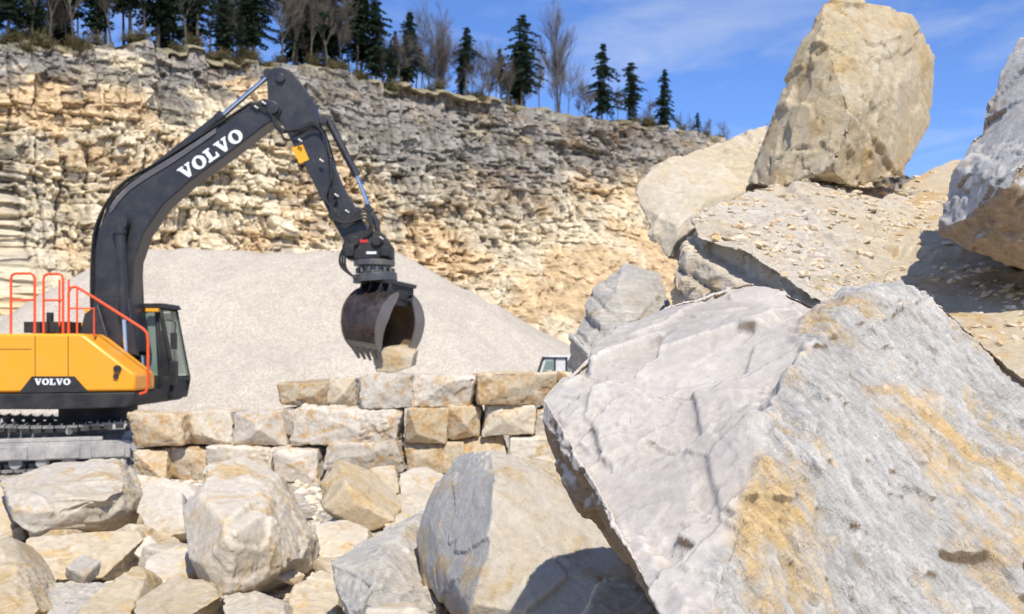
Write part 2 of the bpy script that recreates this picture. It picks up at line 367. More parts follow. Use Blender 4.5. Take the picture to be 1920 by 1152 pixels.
# pile rocks
SP=[
('A',[(25,938,9.2),(205,928,9.5),(238,915,9.9),(234,955,9.8),(185,988,9.6),(70,1002,9.2),(30,985,9.1),(-12,900,10.4),(100,862,10.9),(228,856,10.9)],M_cream,"flat-topped cream limestone block with brown broken front"),
('B',[(45,1008,8.4),(130,1000,8.6),(262,993,8.9),(272,1012,8.8),(190,1088,8.2),(50,1092,8.0),(36,1050,8.1)],M_tan,"yellowish limestone block lying under a paler one"),
('C',[(235,888,11.2),(370,905,11.2),(380,1000,10.5),(300,1038,10.2),(222,985,10.5)],M_cream,"cream limestone boulder between larger ones"),
('D',[(388,864,8.6),(455,851,8.8),(520,886,8.8),(582,1003,8.4),(564,1050,7.9),(470,1098,7.4),(425,1118,7.3),(356,1080,7.4),(342,960,7.9),(378,930,7.8),(440,1000,7.2),(500,960,7.7)],M_cream,"tall pale boulder standing upright with tan blotches"),
('E',[(596,905,10.6),(634,858,11.1),(700,880,11.1),(757,948,10.7),(742,978,10.2),(690,992,10),(604,957,10.1),(650,905,10.1)],M_tan,"wedge-shaped yellowish boulder in front of the wall"),
('F',[(685,874,12.4),(742,870,12.6),(750,930,12.3),(700,934,12)],M_tan,"small cream block in front of the wall"),
('G',[(614,1055,6.9),(626,1170,6.2),(690,1004,7.5),(790,955,8.1),(856,1005,7.9),(868,1112,7.3),(845,1180,6.6),(680,1180,6.0),(690,1080,6.3),(830,1140,6.6)],M_grey,"angular grey slab boulder tilted on the pile"),
('H',[(862,852,7.1),(922,840,6.9),(1010,848,7.0),(1110,880,7.0),(1165,960,6.7),(1205,1040,6.5),(1215,1092,6.4),(1185,1180,6.1),(866,1180,6.4),(796,1088,6.9),(783,1000,7.0),(818,900,7.1),(924,886,6.45),(932,1000,6.1),(912,1180,5.6),(1110,960,6.4),(1120,1180,5.8)],M_two,"big grey and beige boulder with an ochre stripe"),
('I',[(588,985,9.6),(640,972,9.9),(692,990,9.7),(680,1050,9.1),(600,1052,9.1)],M_cream,"small beige block on the pale ground"),
('J',[(-20,1005,7.8),(20,1000,8),(45,1060,7.6),(80,1150,7.0),(40,1190,6.8),(-40,1180,6.8)],M_tan,"brown shadowed boulder at the pile edge"),
('K',[(50,1092,7.8),(150,1088,8),(235,1098,7.9),(225,1150,7.2),(60,1165,7.1)],M_grey,"flat grey beige slab in the pile"),
('L',[(120,1160,6.7),(190,1110,7.2),(255,1055,7.6),(275,1070,7.5),(262,1120,7.1),(230,1180,6.6)],M_tan,"narrow tilted slab leaning on the pile"),
('M',[(245,1130,6.9),(330,1080,7.2),(395,1092,7.2),(415,1120,7.0),(330,1175,6.5),(255,1180,6.5)],M_tan,"thin tan slab lying on rubble"),
('N',[(418,1118,7.0),(470,1108,7.1),(535,1130,7.0),(530,1180,6.5),(415,1180,6.5)],M_cream,"small pale rock at the foot of the pile"),
('O',[(270,1045,8.2),(330,1020,8.5),(362,1030,8.4),(365,1090,8.0),(300,1100,7.7),(262,1085,7.9)],M_cream,"beige broken block behind slabs"),
('Q',[(1088,1160,4.9),(1120,1090,5.2),(1160,1072,5.3),(1240,1110,5.2),(1250,1180,4.8),(1090,1190,4.7)],M_tan,"rough tan rock beneath the huge boulder"),
('S',[(-30,930,10.5),(10,905,10.8),(35,945,10.5),(25,1010,10),(-40,1020,10)],M_tan,"yellow broken rock behind the block"),
('T',[(540,1100,7.6),(600,1070,8),(640,1085,7.9),(630,1180,7.0),(530,1180,7.0)],M_tan,"dark tan rock in a gap of the pile"),
('U',[(745,880,12.5),(800,872,12.9),(850,900,12.7),(830,960,12),(755,960,12)],M_cream,"pale block below the wall"),
('V',[(680,1140,5.9),(760,1128,6),(810,1150,5.9),(800,1200,5.4),(670,1200,5.4)],M_cream,"small white rock at the base of the slab"),
('X',[(950,870,9.5),(1020,850,9.8),(1090,880,9.6),(1080,960,9),(960,960,9)],M_cream,"cream boulder behind the big grey one"),
('Y',[(700,960,10.5),(780,905,11.5),(830,930,11.3),(830,1010,10),(740,1010,9.8)],M_cream,"broad pale stone on the ground"),
('Z',[(-30,1000,9.4),(30,1010,9.4),(40,1080,8.8),(-30,1090,8.7)],M_tan,"dark wedge of stone in the heap"),
('P',[(268,900,10.2),(340,925,10.0),(350,1000,9.6),(290,1020,9.4),(255,960,9.8)],M_cream,"cream slab leaning in the heap"),
('W',[(560,1010,9.2),(590,1000,9.4),(600,1060,8.9),(565,1070,8.7)],M_tan,"small tan block beside the boulder"),
]
for i,(k,pts,m,lb) in enumerate(SP):
    D=sum(p[2] for p in pts)/len(pts); w=(max(p[0] for p in pts)-min(p[0] for p in pts))*D/F
    rock('boulder',ext(pts,max(0.5,min(1.3,w*0.8)),0.35),m,0.0023*D,lb,group=G1,seed=20+i,amp=0.42,cuts=8,cutd=(.01,.07),fine=2.0,
         strata=(Vector((0.2,-0.1,0.97)).normalized(),6,0.04) if k in 'AKMGB' else None)
for i in range(84):
    if i<20: y=R(9.3,12.6); px=R(-60,560); s=R(.3,.5); z=R(-.1,.2)
    elif i<60: y=R(7.2,12.5); px=R(-60,600); s=R(.10,.28); z=R(.2,.45)
    else: y=R(7.2,12.0); px=R(560,1000); s=R(.10,.26); z=R(.1,.3)
    x=(px-960)*y/F
    c=Vector((x,y,z+0.1)); pts=[]
    rt_=Matrix.Rotation(R(0,6.28),3,'Z')@Matrix.Rotation(R(-.5,.5),3,'X')@Matrix.Rotation(R(-.5,.5),3,'Y'); dm=(s*R(.9,1.5),s*R(.7,1),s*R(.3,.6))
    for sx in(-1,1):
        for sy in(-1,1):
            for sz in(-1,1):
                if random.random()<.92: pts.append(c+rt_@Vector((sx*dm[0]*R(.6,1),sy*dm[1]*R(.6,1),sz*dm[2]*R(.6,1))))
    rock('boulder' if s>.27 else 'broken_rock',pts,random.choice([M_cream,M_tan,M_tan,M_grey]),0.024 if s>.27 else .016,"broken limestone rock in the heap",'boulder' if s>.27 else 'rock',G1,seed=60+i,amp=0.4,cuts=4,fine=1.4)
# ------------------------------------------------------------ block wall
G2="stone blocks of the dry-stacked wall"
BL=[(520,612,716,763,15.6),(612,669,710,760,15.6),(669,776,704,764,15.1),(774,886,702,763,15.0),(888,1042,702,762,15.0),
(243,352,772,838,15.0),(346,438,768,836,15.25),(437,530,770,838,15.1),(548,749,764,832,15.0),(757,836,766,830,14.9),(834,902,760,822,15.1),(904,1006,762,820,15.0),(1006,1070,765,830,15.1),
(520,560,770,820,15.3),
(243,312,842,897,15.0),(308,388,840,900,15.2),(385,516,838,896,15.0),(516,600,840,902,14.9),(607,753,828,885,14.9),(757,874,832,892,15.0),(840,950,822,862,15.2),(954,1056,820,885,15.0),(872,956,862,900,15.1),
(250,380,900,960,15.1),(382,500,898,960,15.0),(505,612,904,960,15.05),(612,748,888,950,14.95),(750,860,894,950,15.0),(862,980,902,960,15.1),(980,1080,888,950,15.1),
(1044,1130,700,764,15.2),(1070,1160,768,830,15.2),(1058,1160,832,890,15.1)]
for i,(x0,x1,y0,y1,D) in enumerate(BL):
    A_=W(x0+1,y1-0,D);B_=W(x1-1,y0+0,D); th=R(0.7,0.95); pts=[]
    for x in(A_.x,B_.x):
        for z in(A_.z,B_.z):
            for y in(D,D+th):
                pts.append(Vector((x+R(-.06,.06),y+R(-.16,.14),z+R(-.05,.04))))
    for k in range(2): pts.append(Vector((R(A_.x+.15,B_.x-.15),D-R(0.0,0.12),R(A_.z+.1,B_.z-.1))))
    rock('wall_block',pts,[M_block,M_block2,M_cream,M_block,M_block2][i*7%5],0.022,"rough-hewn cream limestone block stacked in the wall",'stone block',G2,seed=130+i,amp=0.55,cuts=7,cutd=(.005,.05),fine=2.4)
# ------------------------------------------------------------ ground
def ss(a,b,x): t=max(0,min(1,(x-a)/(b-a))); return t*t*(3-2*t)
def gz(x,y):
    z=0.36*ss(4,9,y)*(1-ss(15.2,17,y))*ss(-9,-7,x)*1.0
    z+=0.04*noise.noise(Vector((x*.5,y*.5,0)))+0.02*noise.noise(Vector((x*2,y*2,3)))
    return z
def mat_gravel(name,c1,c2,sc=1.0,k=1.0,bk=1.0):
    t=NT(name); v=t.coord(rnd=False)
    a=t.noise(v,0.25,6,0.6); b=t.noise(v,9*sc,6,0.75); m2=t.noise(v,1.6,8,.75)
    vo=t.n('ShaderNodeTexVoronoi'); vo.inputs['Scale'].default_value=14*sc; t.l(v,vo.inputs['Vector'])
    col=t.mix(t.rng(a,.35,.65),c1,c2)
    w=t.n('ShaderNodeSeparateColor'); t.l(vo.outputs['Color'],w.inputs[0])
    col=t.mulv(col,t.rng(w.outputs[0],0,1,1-0.32*k,1+0.24*k)); col=t.mulv(col,t.rng(m2,.3,.7,.90,1.08))
    n=t.bump(vo.outputs['Distance'],0.08/sc,0.7*bk); n=t.bump(b,0.10/sc,0.7*bk,n)
    return t.fin(col,0.95,n)
M_ground=mat_gravel('dusty_gravel_ground',(0.58,0.51,0.40),(0.65,0.58,0.47),1.0)
M_heap=mat_gravel('crushed_gravel',(0.51,0.44,0.345),(0.57,0.50,0.395),1.4,.8,.5)
def axis(vals):
    out=[]
    for a,b,s in vals:
        n=max(1,int((b-a)/s)); out+=[a+(b-a)*i/n for i in range(n)]
    out.append(vals[-1][1]); return out
def grid(name,X,Y,fz,mat):
    vs=[(x,y,fz(x,y)) for y in Y for x in X]; nx=len(X)
    fs=[(j*nx+i,j*nx+i+1,(j+1)*nx+i+1,(j+1)*nx+i) for j in range(len(Y)-1) for i in range(nx-1)]
    me=bpy.data.meshes.new(name); me.from_pydata(vs,[],fs); me.materials.append(mat); me.shade_smooth()
    o=bpy.data.objects.new(name,me); COL.objects.link(o); o['kind']='structure'; return o
ground=grid('ground',axis([(-500,-60,40),(-60,-12,4),(-12,10,0.25),(10,60,4),(60,500,40)]),axis([(-60,0,10),(0,18,0.25),(18,60,3),(60,600,30)]),gz,M_ground)
def hz(x,y):
    dx=max(-18.2-x,0,x+6.4); dy=max(49.5-y,0,y-58)
    d=math.hypot(dx,dy)
    h=7.3-max(0,math.sqrt(d*d+1.2)-1.1)*0.64 + 0.5*noise.noise(Vector((x*.22,y*.22,1)))+0.16*noise.noise(Vector((x*.9,y*.9,4)))+.06*noise.noise(Vector((x*2.5,y*2.5,4)))
    d2=math.hypot(max(-3.0-x,0,x+1.0),max(60-y,0,y-90)); h2=5.0-d2*0.5+0.6*noise.noise(Vector((x*.2,y*.2,8)))
    d3=math.hypot(max(-40-x,0,x+24),max(56-y,0,y-90)); h3=4.2-d3*0.5+0.5*noise.noise(Vector((x*.2,y*.2,18)))
    return max(h,h2,h3,-0.4)
grid('gravel_heap',axis([(-50,14,0.3)]),axis([(36,100,0.4)]),hz,M_heap)
# ------------------------------------------------------------ cliff
K=1.8
path=[(-420,70,54),(0,86,60),(300,93,66),(500,120,70),(750,165,76),(1000,205,83),(1370,268,95),(1520,300,100),(1750,345,108),(2200,380,125)]
def cp(px):
    for i in range(len(path)-1):
        a,b=path[i],path[i+1]
        if px<=b[0] or i==len(path)-2:
            t=(px-a[0])/(b[0]-a[0]); return (a[2]+(b[2]-a[2])*t)*K,a[1]+(b[1]-a[1])*t
def edge(px):
    D,py=cp(px); return W(px,py,D)
def cell(a,b,c): return noise.cell(Vector((a+.5,b+.5,c+.5)))
NU,NV=820,310
vs=[];cols=[]
slen=0;prev=None
for i in range(NU):
    px=-300+(2100)*i/(NU-1)
    e=edge(px); e2=edge(px+10); tg=(e2-e); tg.z=0; tg.normalize(); nr=Vector((tg.y,-tg.x,0))
    if nr.y>0: nr=-nr
    if prev is not None: slen+=math.hypot(e.x-prev.x,e.y-prev.y)
    prev=e; s=slen
    H=e.z
    top_n=1.1*noise.fractal(Vector((px*.012,3,0)),0.9,2,4)+0.8*cell(math.floor(s/2.2),3,3)
    rt=ss(800,1300,px); rt2=ss(740,960,px)
    for j in range(NV):
        if j<14:
            back=(13-j)/13; q=e-nr*(0.5+back*back*80)
            q.z+=top_n*(1-back)+back*6+0.5*noise.noise(Vector((q.x*.2,q.y*.2,0)))
            vs.append(q); cols.append((0.28,0.24,0.15)); continue
        v=(j-14)/(NV-15); z=(H+top_n)*(1-v)-1.0*v
        out=v*12+ (v**2.2)*20*rt + 9*rt2*max(0,v-.5)**1.3+1.8*ss(0.26,0.27,v)*(1-rt)+1.0*ss(0.62,0.64,v)*(1-rt2)
        ws=s+1.4*noise.noise(Vector((s*.22,z*.25,2)))+.45*noise.noise(Vector((s*.9,z*.9,5)))
        wz=z+0.02*s*rt+1.2*noise.noise(Vector((s*.07,z*.15,8)))+.42*noise.noise(Vector((s*.5,z*.6,15)))
        tal=rt2*ss(0.42,0.62,v+.08*noise.noise(Vector((s*.1,z*.1,40))))
        amp=(1-0.3*rt*ss(.2,.5,v))*(1-.65*tal)*.85
        wz=wz+0.5*math.sin(wz*0.9)
        r1=math.floor(wz/1.8); o1=cell(r1,1,1)*7; c1=math.floor(ws/2.7+o1); h1=cell(r1,c1,2)
        fz_=(wz/1.8-r1)*1.8; fz_=min(fz_,1.8-fz_); gg=(ws/2.7+o1-c1)*2.7; gg=min(gg,2.7-gg)
        r2=math.floor(wz/.72); o2=cell(r2,1,5)*7; c2=math.floor(ws/1.05+o2); h2=cell(r2,c2,6)
        vc=abs(noise.noise(Vector((s*.36,z*.045,51)))); vcr=max(0,1-vc/.07)*(1 if noise.noise(Vector((s*.06,z*.06,61)))>-.2 else 0)
        rough=0.30+0.70*ss(-.3,.3,noise.noise(Vector((s*.05,z*.07,31))))
        open_=cell(r1,77,math.floor(s/9.0))
        bl=0.95*h1+0.40*h2-(0.65 if h2<0.09 else 0)-(0.42 if open_<.35 else .10)*(1-min(1,fz_*4))-0.55*(1-min(1,gg*3.5))-.9*vcr
        out+=amp*rough*bl+0.12*amp*cell(r1,5,math.floor(s/20))
        out+=3.0*noise.fractal(Vector((s*.045,z*.04,5)),0.9,2,2)
        out+=amp*1.5*cfacet(Vector((s,0,z*1.0)),0.22,4)+amp*rough*0.7*cfacet(Vector((s,2,z*1.0)),0.6,6)+tal*(1.3*noise.fractal(Vector((s*.25,z*.12,71)),.8,2,4)+.5*cfacet(Vector((s,2,z)),.7,8))
        out+=0.17*noise.fractal(Vector((s*1.1,z*1.4,7)),0.8,2,4)
        p=e+nr*out; p.z=z
        vs.append(p)
        g=noise.fractal(Vector((s*.05+4,z*.07,1)),0.8,2,5); g2=noise.fractal(Vector((s*.2,z*.4,21)),0.8,2,4)
        band=0.08+0.17*ss(450,700,px)*(1-ss(1200,1400,px))+0.24*ss(500,760,px)*(1-ss(900,1150,px))
        top=1-ss(band*0.5,band*1.25,v+0.16*g+0.14*g2)
        gm=max(top*(1.0+0.6*g2),0.5*ss(0.20,0.46,g+0.6*g2-0.12-0.6*max(0,v-0.5)-0.25*rt*v))
        if v>0.66: gm*=0.3
        gm=max(0,min(1,gm))*(1-.7*tal)
        on=ss(-0.15,0.3,noise.fractal(Vector((s*.07+30,z*.12,4)),0.8,2,4)+0.3*rt+.25*tal-0.06)
        be=Vector((0.80,0.675,0.465)).lerp(Vector((0.74,0.52,0.28)),on*0.8)
        gr=Vector((0.15,0.145,0.14)).lerp(Vector((0.36,0.335,0.30)),ss(-.3,.3,g2))
        c=be.lerp(gr,gm*0.88); c*=0.97+amp*0.12*(h1-.5)+amp*0.10*(h2-.5)+0.22*noise.noise(Vector((s*.5,z*1.3,3)))
        c*=(1-.4*vcr*amp)*(1-.10*tal+.25*tal*noise.fractal(Vector((s*.5,z*.5,81)),.7,2,4))
        cols.append(tuple(c))
fs=[(i*NV+j,i*NV+j+1,(i+1)*NV+j+1,(i+1)*NV+j) for i in range(NU-1) for j in range(NV-1)]
me=bpy.data.meshes.new('cliff'); me.from_pydata(vs,[],fs)
ca=me.color_attributes.new('Col','FLOAT_COLOR','POINT')
for i,c in enumerate(cols): ca.data[i].color=(*c,1)
t=NT('cliff_rock'); v=t.coord(rnd=False)
c=t.n('ShaderNodeAttribute',attribute_name='Col').outputs['Color']
st=t.mapping(v,(0,0,0),(0.7,0.7,1.2)); a_=t.noise(st,1.0,9,0.75,0.3)
c=t.mulv(c,t.rng(a_,.33,.67,.78,1.16))
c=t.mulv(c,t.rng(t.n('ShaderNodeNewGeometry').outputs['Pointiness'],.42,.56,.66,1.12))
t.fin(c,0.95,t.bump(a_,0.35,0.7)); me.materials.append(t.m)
cl=bpy.data.objects.new('cliff',me); COL.objects.link(cl); cl['kind']='structure'
cl_bvh=BVHTree.FromPolygons(vs,fs)
# ------------------------------------------------------------ pebbles
def pebbles(name,places,mat):
    ico=bmesh.new(); bmesh.ops.create_icosphere(ico,subdivisions=1,radius=1); iv=[v.co.copy() for v in ico.verts]; jf=[tuple(v.index for v in f.verts) for f in ico.faces]; ico.free()
    V=[];Fc=[]
    for p,s in places:
        o=len(V); m=Matrix.Rotation(R(0,6.28),3,'Z')@Matrix.Rotation(R(-.5,.5),3,'X'); k=(R(.6,1.5),R(.6,1.3),R(.3,.7))
        for q in iv: V.append(p+m@Vector([q[i]*k[i]*s*R(.65,1.2) for i in range(3)]))
        Fc+=[tuple(o+i for i in f) for f in jf]
    me=bpy.data.meshes.new(name); me.from_pydata(V,[],Fc); me.materials.append(mat)
    o=bpy.data.objects.new(name,me); COL.objects.link(o); o['kind']='stuff'
def bvh(o): return BVHTree.FromPolygons([o.matrix_basis@v.co for v in o.data.vertices],[tuple(p.vertices) for p in o.data.polygons])
pl=[]; bvs=[bvh(slope),bvh(slab)]
for i in range(9000):
    x=R(1.2,5.2);y=R(4.8,10.2); best=None
    for q in bvs:
        h=q.ray_cast(Vector((x,y,9)),Vector((0,0,-1)))
        if h[0] and (best is None or h[0].z>best[0].z): best=h
    if best and best[1].z>.6:
        dens=noise.noise(Vector((x*1.3,y*1.3,0)))
        if dens>0.0 or random.random()<.25: pl.append((best[0],0.008+0.045*random.random()**4))
pebbles('rubble_shards',pl,M_shard)
pl=[]
for i in range(3400):
    y=R(6,16); x=(R(-60,1100)-960)*y/F
    pl.append((Vector((x,y,gz(x,y))),0.015+0.09*random.random()**3))
pebbles('ground_rubble',pl,M_cream)
# ------------------------------------------------------------ trees
def mat_leaf(name,c1,c2):
    t=NT(name); v=t.coord(); a=t.noise(v,1.2,4); return t.fin(t.mix(t.rng(a,.35,.65),c1,c2),0.9)
M_fir=mat_leaf('fir_needles',(0.008,0.020,0.012),(0.030,0.046,0.021))
M_bark=mat_leaf('bark',(0.08,0.068,0.055),(0.13,0.112,0.09))
M_twig=mat_leaf('bare_twigs',(0.11,0.093,0.075),(0.18,0.155,0.125))
M_bush=mat_leaf('scrub_leaves',(0.09,0.08,0.035),(0.16,0.13,0.06))
def mesh_of(name,V,Fc,mat):
    me=bpy.data.meshes.new(name); me.from_pydata(V,[],Fc); me.materials.append(mat); return me
def taper(V,Fc,p0,p1,r0,r1,n=4):
    q=(p1-p0).to_track_quat('Z','Y'); o=len(V)
    for p,r in((p0,r0),(p1,r1)):
        for i in range(n):
            a=2*math.pi*i/n; V.append(p+q@Vector((math.cos(a)*r,math.sin(a)*r,0)))
    Fc+= [(o+i,o+(i+1)%n,o+n+(i+1)%n,o+n+i) for i in range(n)]
def fir(seed,H=12.0,rad=0.2,lowgap=0.12,pw=.75):
    rs=random.Random(seed); tv=[];tf=[]
    pts=[Vector((0.03*H*0.2*noise.noise(Vector((seed,k,0))),0,H*k/8-0.6*(k==0))) for k in range(9)]
    for k in range(8): taper(tv,tf,pts[k],pts[k+1],0.17*(1-k/8.2),0.17*(1-(k+1)/8.2),6)
    V=[];Fc=[]; z=H*lowgap
    while z<H*0.99:
        t=(z/H-lowgap)/(1-lowgap); L=H*rad*((1-t)**pw)*(0.6+0.4*min(1,t*5+0.4))*rs.uniform(.5,1.25)+0.12
        nb=rs.randint(4,8); ph=rs.random()*6.28
        for b in range(nb):
            if rs.random()<0.20: continue
            an=ph+b*6.283/nb+rs.uniform(-.3,.3)
            asy=0.78+0.8*noise.noise(Vector((math.cos(an)*1.2+seed*5,math.sin(an)*1.2,z*.45)))
            l=L*rs.uniform(.5,1.3)*asy+.08; d=Vector((math.cos(an),math.sin(an),0))
            n=max(3,int(l/0.15)); sd=Vector((-d.y,d.x,0)); taper(V,Fc,Vector((0,0,z)),Vector((0,0,z))+d*l*.9+Vector((0,0,-l*.22)),0.03,0.01,3)
            for k in range(n):
                f=(k+.6)/n; c=Vector((0,0,z))+d*l*f+Vector((0,0,-0.42*l*f*f+0.14*l*f+rs.uniform(-.06,.06)))
                w=0.42*(1-f*.55)*min(1,l)+0.08
                for q in range(4):
                    e=c+sd*rs.uniform(-1,1)*w+d*rs.uniform(-.12,.12); s=rs.uniform(.10,.24)
                    u=Vector((rs.uniform(-1,1),rs.uniform(-1,1),rs.uniform(-.6,.3))).normalized()*s
                    w2=u.cross(Vector((rs.uniform(-1,1),rs.uniform(-1,1),rs.uniform(-1,1)))).normalized()*s*.6
                    o=len(V); V+= [e-u,e+w2,e+u+Vector((0,0,-s*.6)),e-w2]; Fc.append((o,o+1,o+2,o+3))
        z+=0.29+0.20*rs.random()
    return mesh_of('trunk',tv,tf,M_bark),mesh_of('crown',V,Fc,M_fir)
def bare(seed,H=11.0,spread=0.5,mat=None):
    rs=random.Random(seed); tv=[];tf=[];V=[];Fc=[]
    def br(p,d,l,r,lv):
        if lv>5 or l<0.14: return
        n=3
        for k in range(n):
            q=p+d*l/n; (taper(tv,tf,p,q,r*(1-k*.15),r*(1-(k+1)*.15),5) if lv==0 else taper(V,Fc,p,q,r*(1-k*.2),r*(1-(k+1)*.2),3))
            d=(d+Vector((rs.uniform(-.13,.13),rs.uniform(-.13,.13),0.05))).normalized(); p=q
            if lv>0 or k>0:
                for c in range(2 if lv<3 else 1):
                    a=rs.random()*6.28; sd=(d.orthogonal().normalized()); sd.rotate(Matrix.Rotation(a,3,d))
                    br(p,(d+sd*rs.uniform(.45,.95)*spread*1.6).normalized(),l*rs.uniform(.42,.66),max(.009,r*.42),lv+1)
        br(p,d,l*.72,max(0.009,r*.55),lv+1)
    br(Vector((0,0,-.5)),Vector((0,0,1)),H*.42,0.14,0)
    return mesh_of('trunk',tv,tf,M_bark),mesh_of('crown',V,Fc,mat or M_twig)
FIR=[fir(1,rad=.24),fir(2,rad=0.2),fir(3,rad=0.28,lowgap=.2,pw=.6),fir(4,rad=0.25,lowgap=.3,pw=.55),fir(5,rad=.19,lowgap=.08),fir(6,rad=.23,lowgap=.4,pw=.5),fir(7,rad=.30,lowgap=.1,pw=.8)]
BARE=[bare(11),bare(12,spread=.35),bare(13,spread=.6),bare(14,spread=.3),bare(15,spread=.45)]
def tree(kind,px,hpx,var,back=2.0,lab=None):
    e=edge(px); e2=edge(px+10); tg=e2-e; tg.z=0; tg.normalize(); nr=Vector((-tg.y,tg.x,0))
    q=e+nr*back
    h=cl_bvh.ray_cast(Vector((q.x,q.y,80)),Vector((0,0,-1)))
    if h[0]: q=h[0]
    m=(FIR if kind=='f' else BARE)[var]; D=q.y; hm=hpx*D/F*(1.08 if px<740 else 1); base=12.0 if kind=='f' else 11.5
    s=hm/base*1.1
    o=thing('fir_tree' if kind=='f' else 'bare_tree',q,lab or ("dark green fir tree on the cliff top" if kind=='f' else "leafless deciduous tree on the cliff top"),'tree',"trees along the cliff top")
    o.scale=(s*R(.85,1.15),s*R(.85,1.15),s); o.rotation_euler=(R(-.03,.03),R(-.03,.03),R(0,6.28))
    for nm,mm in zip(('trunk','crown'),m):
        c=bpy.data.objects.new(nm,mm); COL.objects.link(c); c.parent=o
for px,h,v,b in [(30,190,2,3),(0,210,6,6),(205,200,0,5),(262,210,3,4),(318,225,2,5),(345,210,4,9),(388,185,3,4),(432,155,1,4),(462,70,4,2),(498,180,2,4),(515,200,3,9),
   (590,180,5,6),(636,215,2,5),(668,180,4,8),(692,190,3,4),(712,165,2,6),(722,150,6,3),(742,85,4,2),(786,130,0,3),(775,90,6,5),(800,100,4,6),(893,122,5,3),(905,80,4,6),(1000,160,2,3),(1010,110,6,6),(985,100,5,7),(1150,135,6,3),(1207,110,3,3),(1222,85,4,5),
   (1267,110,0,3),(1286,75,6,6),(1330,48,0,3),(90,90,4,3),(1018,80,4,6),(612,190,1,10),(240,210,5,10),(160,200,4,12),(290,190,5,14),(420,180,1,14),(185,170,4,14),(375,180,5,12),(45,170,5,15),(-20,210,3,5),(480,150,4,14),(650,170,6,12),(120,160,6,14)]:
    tree('f',px,h,v,b)
for px,h,v,b in [(75,180,0,3),(112,190,1,4),(150,190,3,3),(172,180,1,6),(225,170,4,4),(285,180,1,3),(362,170,3,3),(412,170,4,4),(452,150,1,5),(548,165,0,3),(572,150,3,4),(600,165,1,3),(625,150,3,2),
   (655,130,2,3),(735,100,1,3),(760,90,2,2),(815,90,4,3),(838,155,0,3),(858,120,3,4),(905,90,1,3),(930,95,2,2),(950,95,4,3),(972,75,3,3),(1040,100,1,4),(1068,190,1,3),(1085,125,3,5),(1110,65,2,2),(1125,65,0,3),
   (1180,60,1,3),(1240,50,2,3),(1380,40,2,3),(1352,30,0,3),(130,130,0,8),(480,140,0,8),(700,130,1,8),(880,100,1,8),(1020,110,3,7),(780,80,3,6),(820,120,4,6)]:
    tree('b',px,h,v,b)
for i in range(40):
    px=R(730,1180) if i<26 else (R(1180,1400) if i<34 else R(0,600)); tree('b',px,R(50,105) if px<1100 else R(25,55),random.choice([0,2,2,4]),R(2,12))
bm_=[]
for s_ in range(3):
    rs=random.Random(90+s_);V=[];Fc=[]
    for k in range(420):
        c=Vector((rs.gauss(0,.5),rs.gauss(0,.5),abs(rs.gauss(.4,.35)))); u=Vector((rs.gauss(0,1),rs.gauss(0,1),rs.gauss(0,1))).normalized()*.09; w=u.orthogonal()*.6
        o=len(V);V+=[c-u,c+w,c+u,c-w];Fc.append((o,o+1,o+2,o+3))
    for k in range(60):
        a=R(0,6.28); taper(V,Fc,Vector((0,0,-.2)),Vector((math.cos(a)*.8,math.sin(a)*.8,R(.4,1.5))),.025,.008,3)
    bm_.append((mesh_of('bush',V,Fc,M_bush)))
for i in range(60):
    px=R(-20,1400); e=edge(px); h=cl_bvh.ray_cast(Vector((e.x+R(-1,1),e.y+R(0.6,4),80)),Vector((0,0,-1)))
    if h[0]:
        o=bpy.data.objects.new('bush',random.choice(bm_)); COL.objects.link(o); o.location=h[0]; s=R(.6,1.5); o.scale=(s,s,s*R(.7,1.1)); o.rotation_euler=(0,0,R(0,6))
        o['label']="low olive-brown scrub bush on the cliff edge"; o['category']='bush'; o['group']='bushes on the cliff edge'
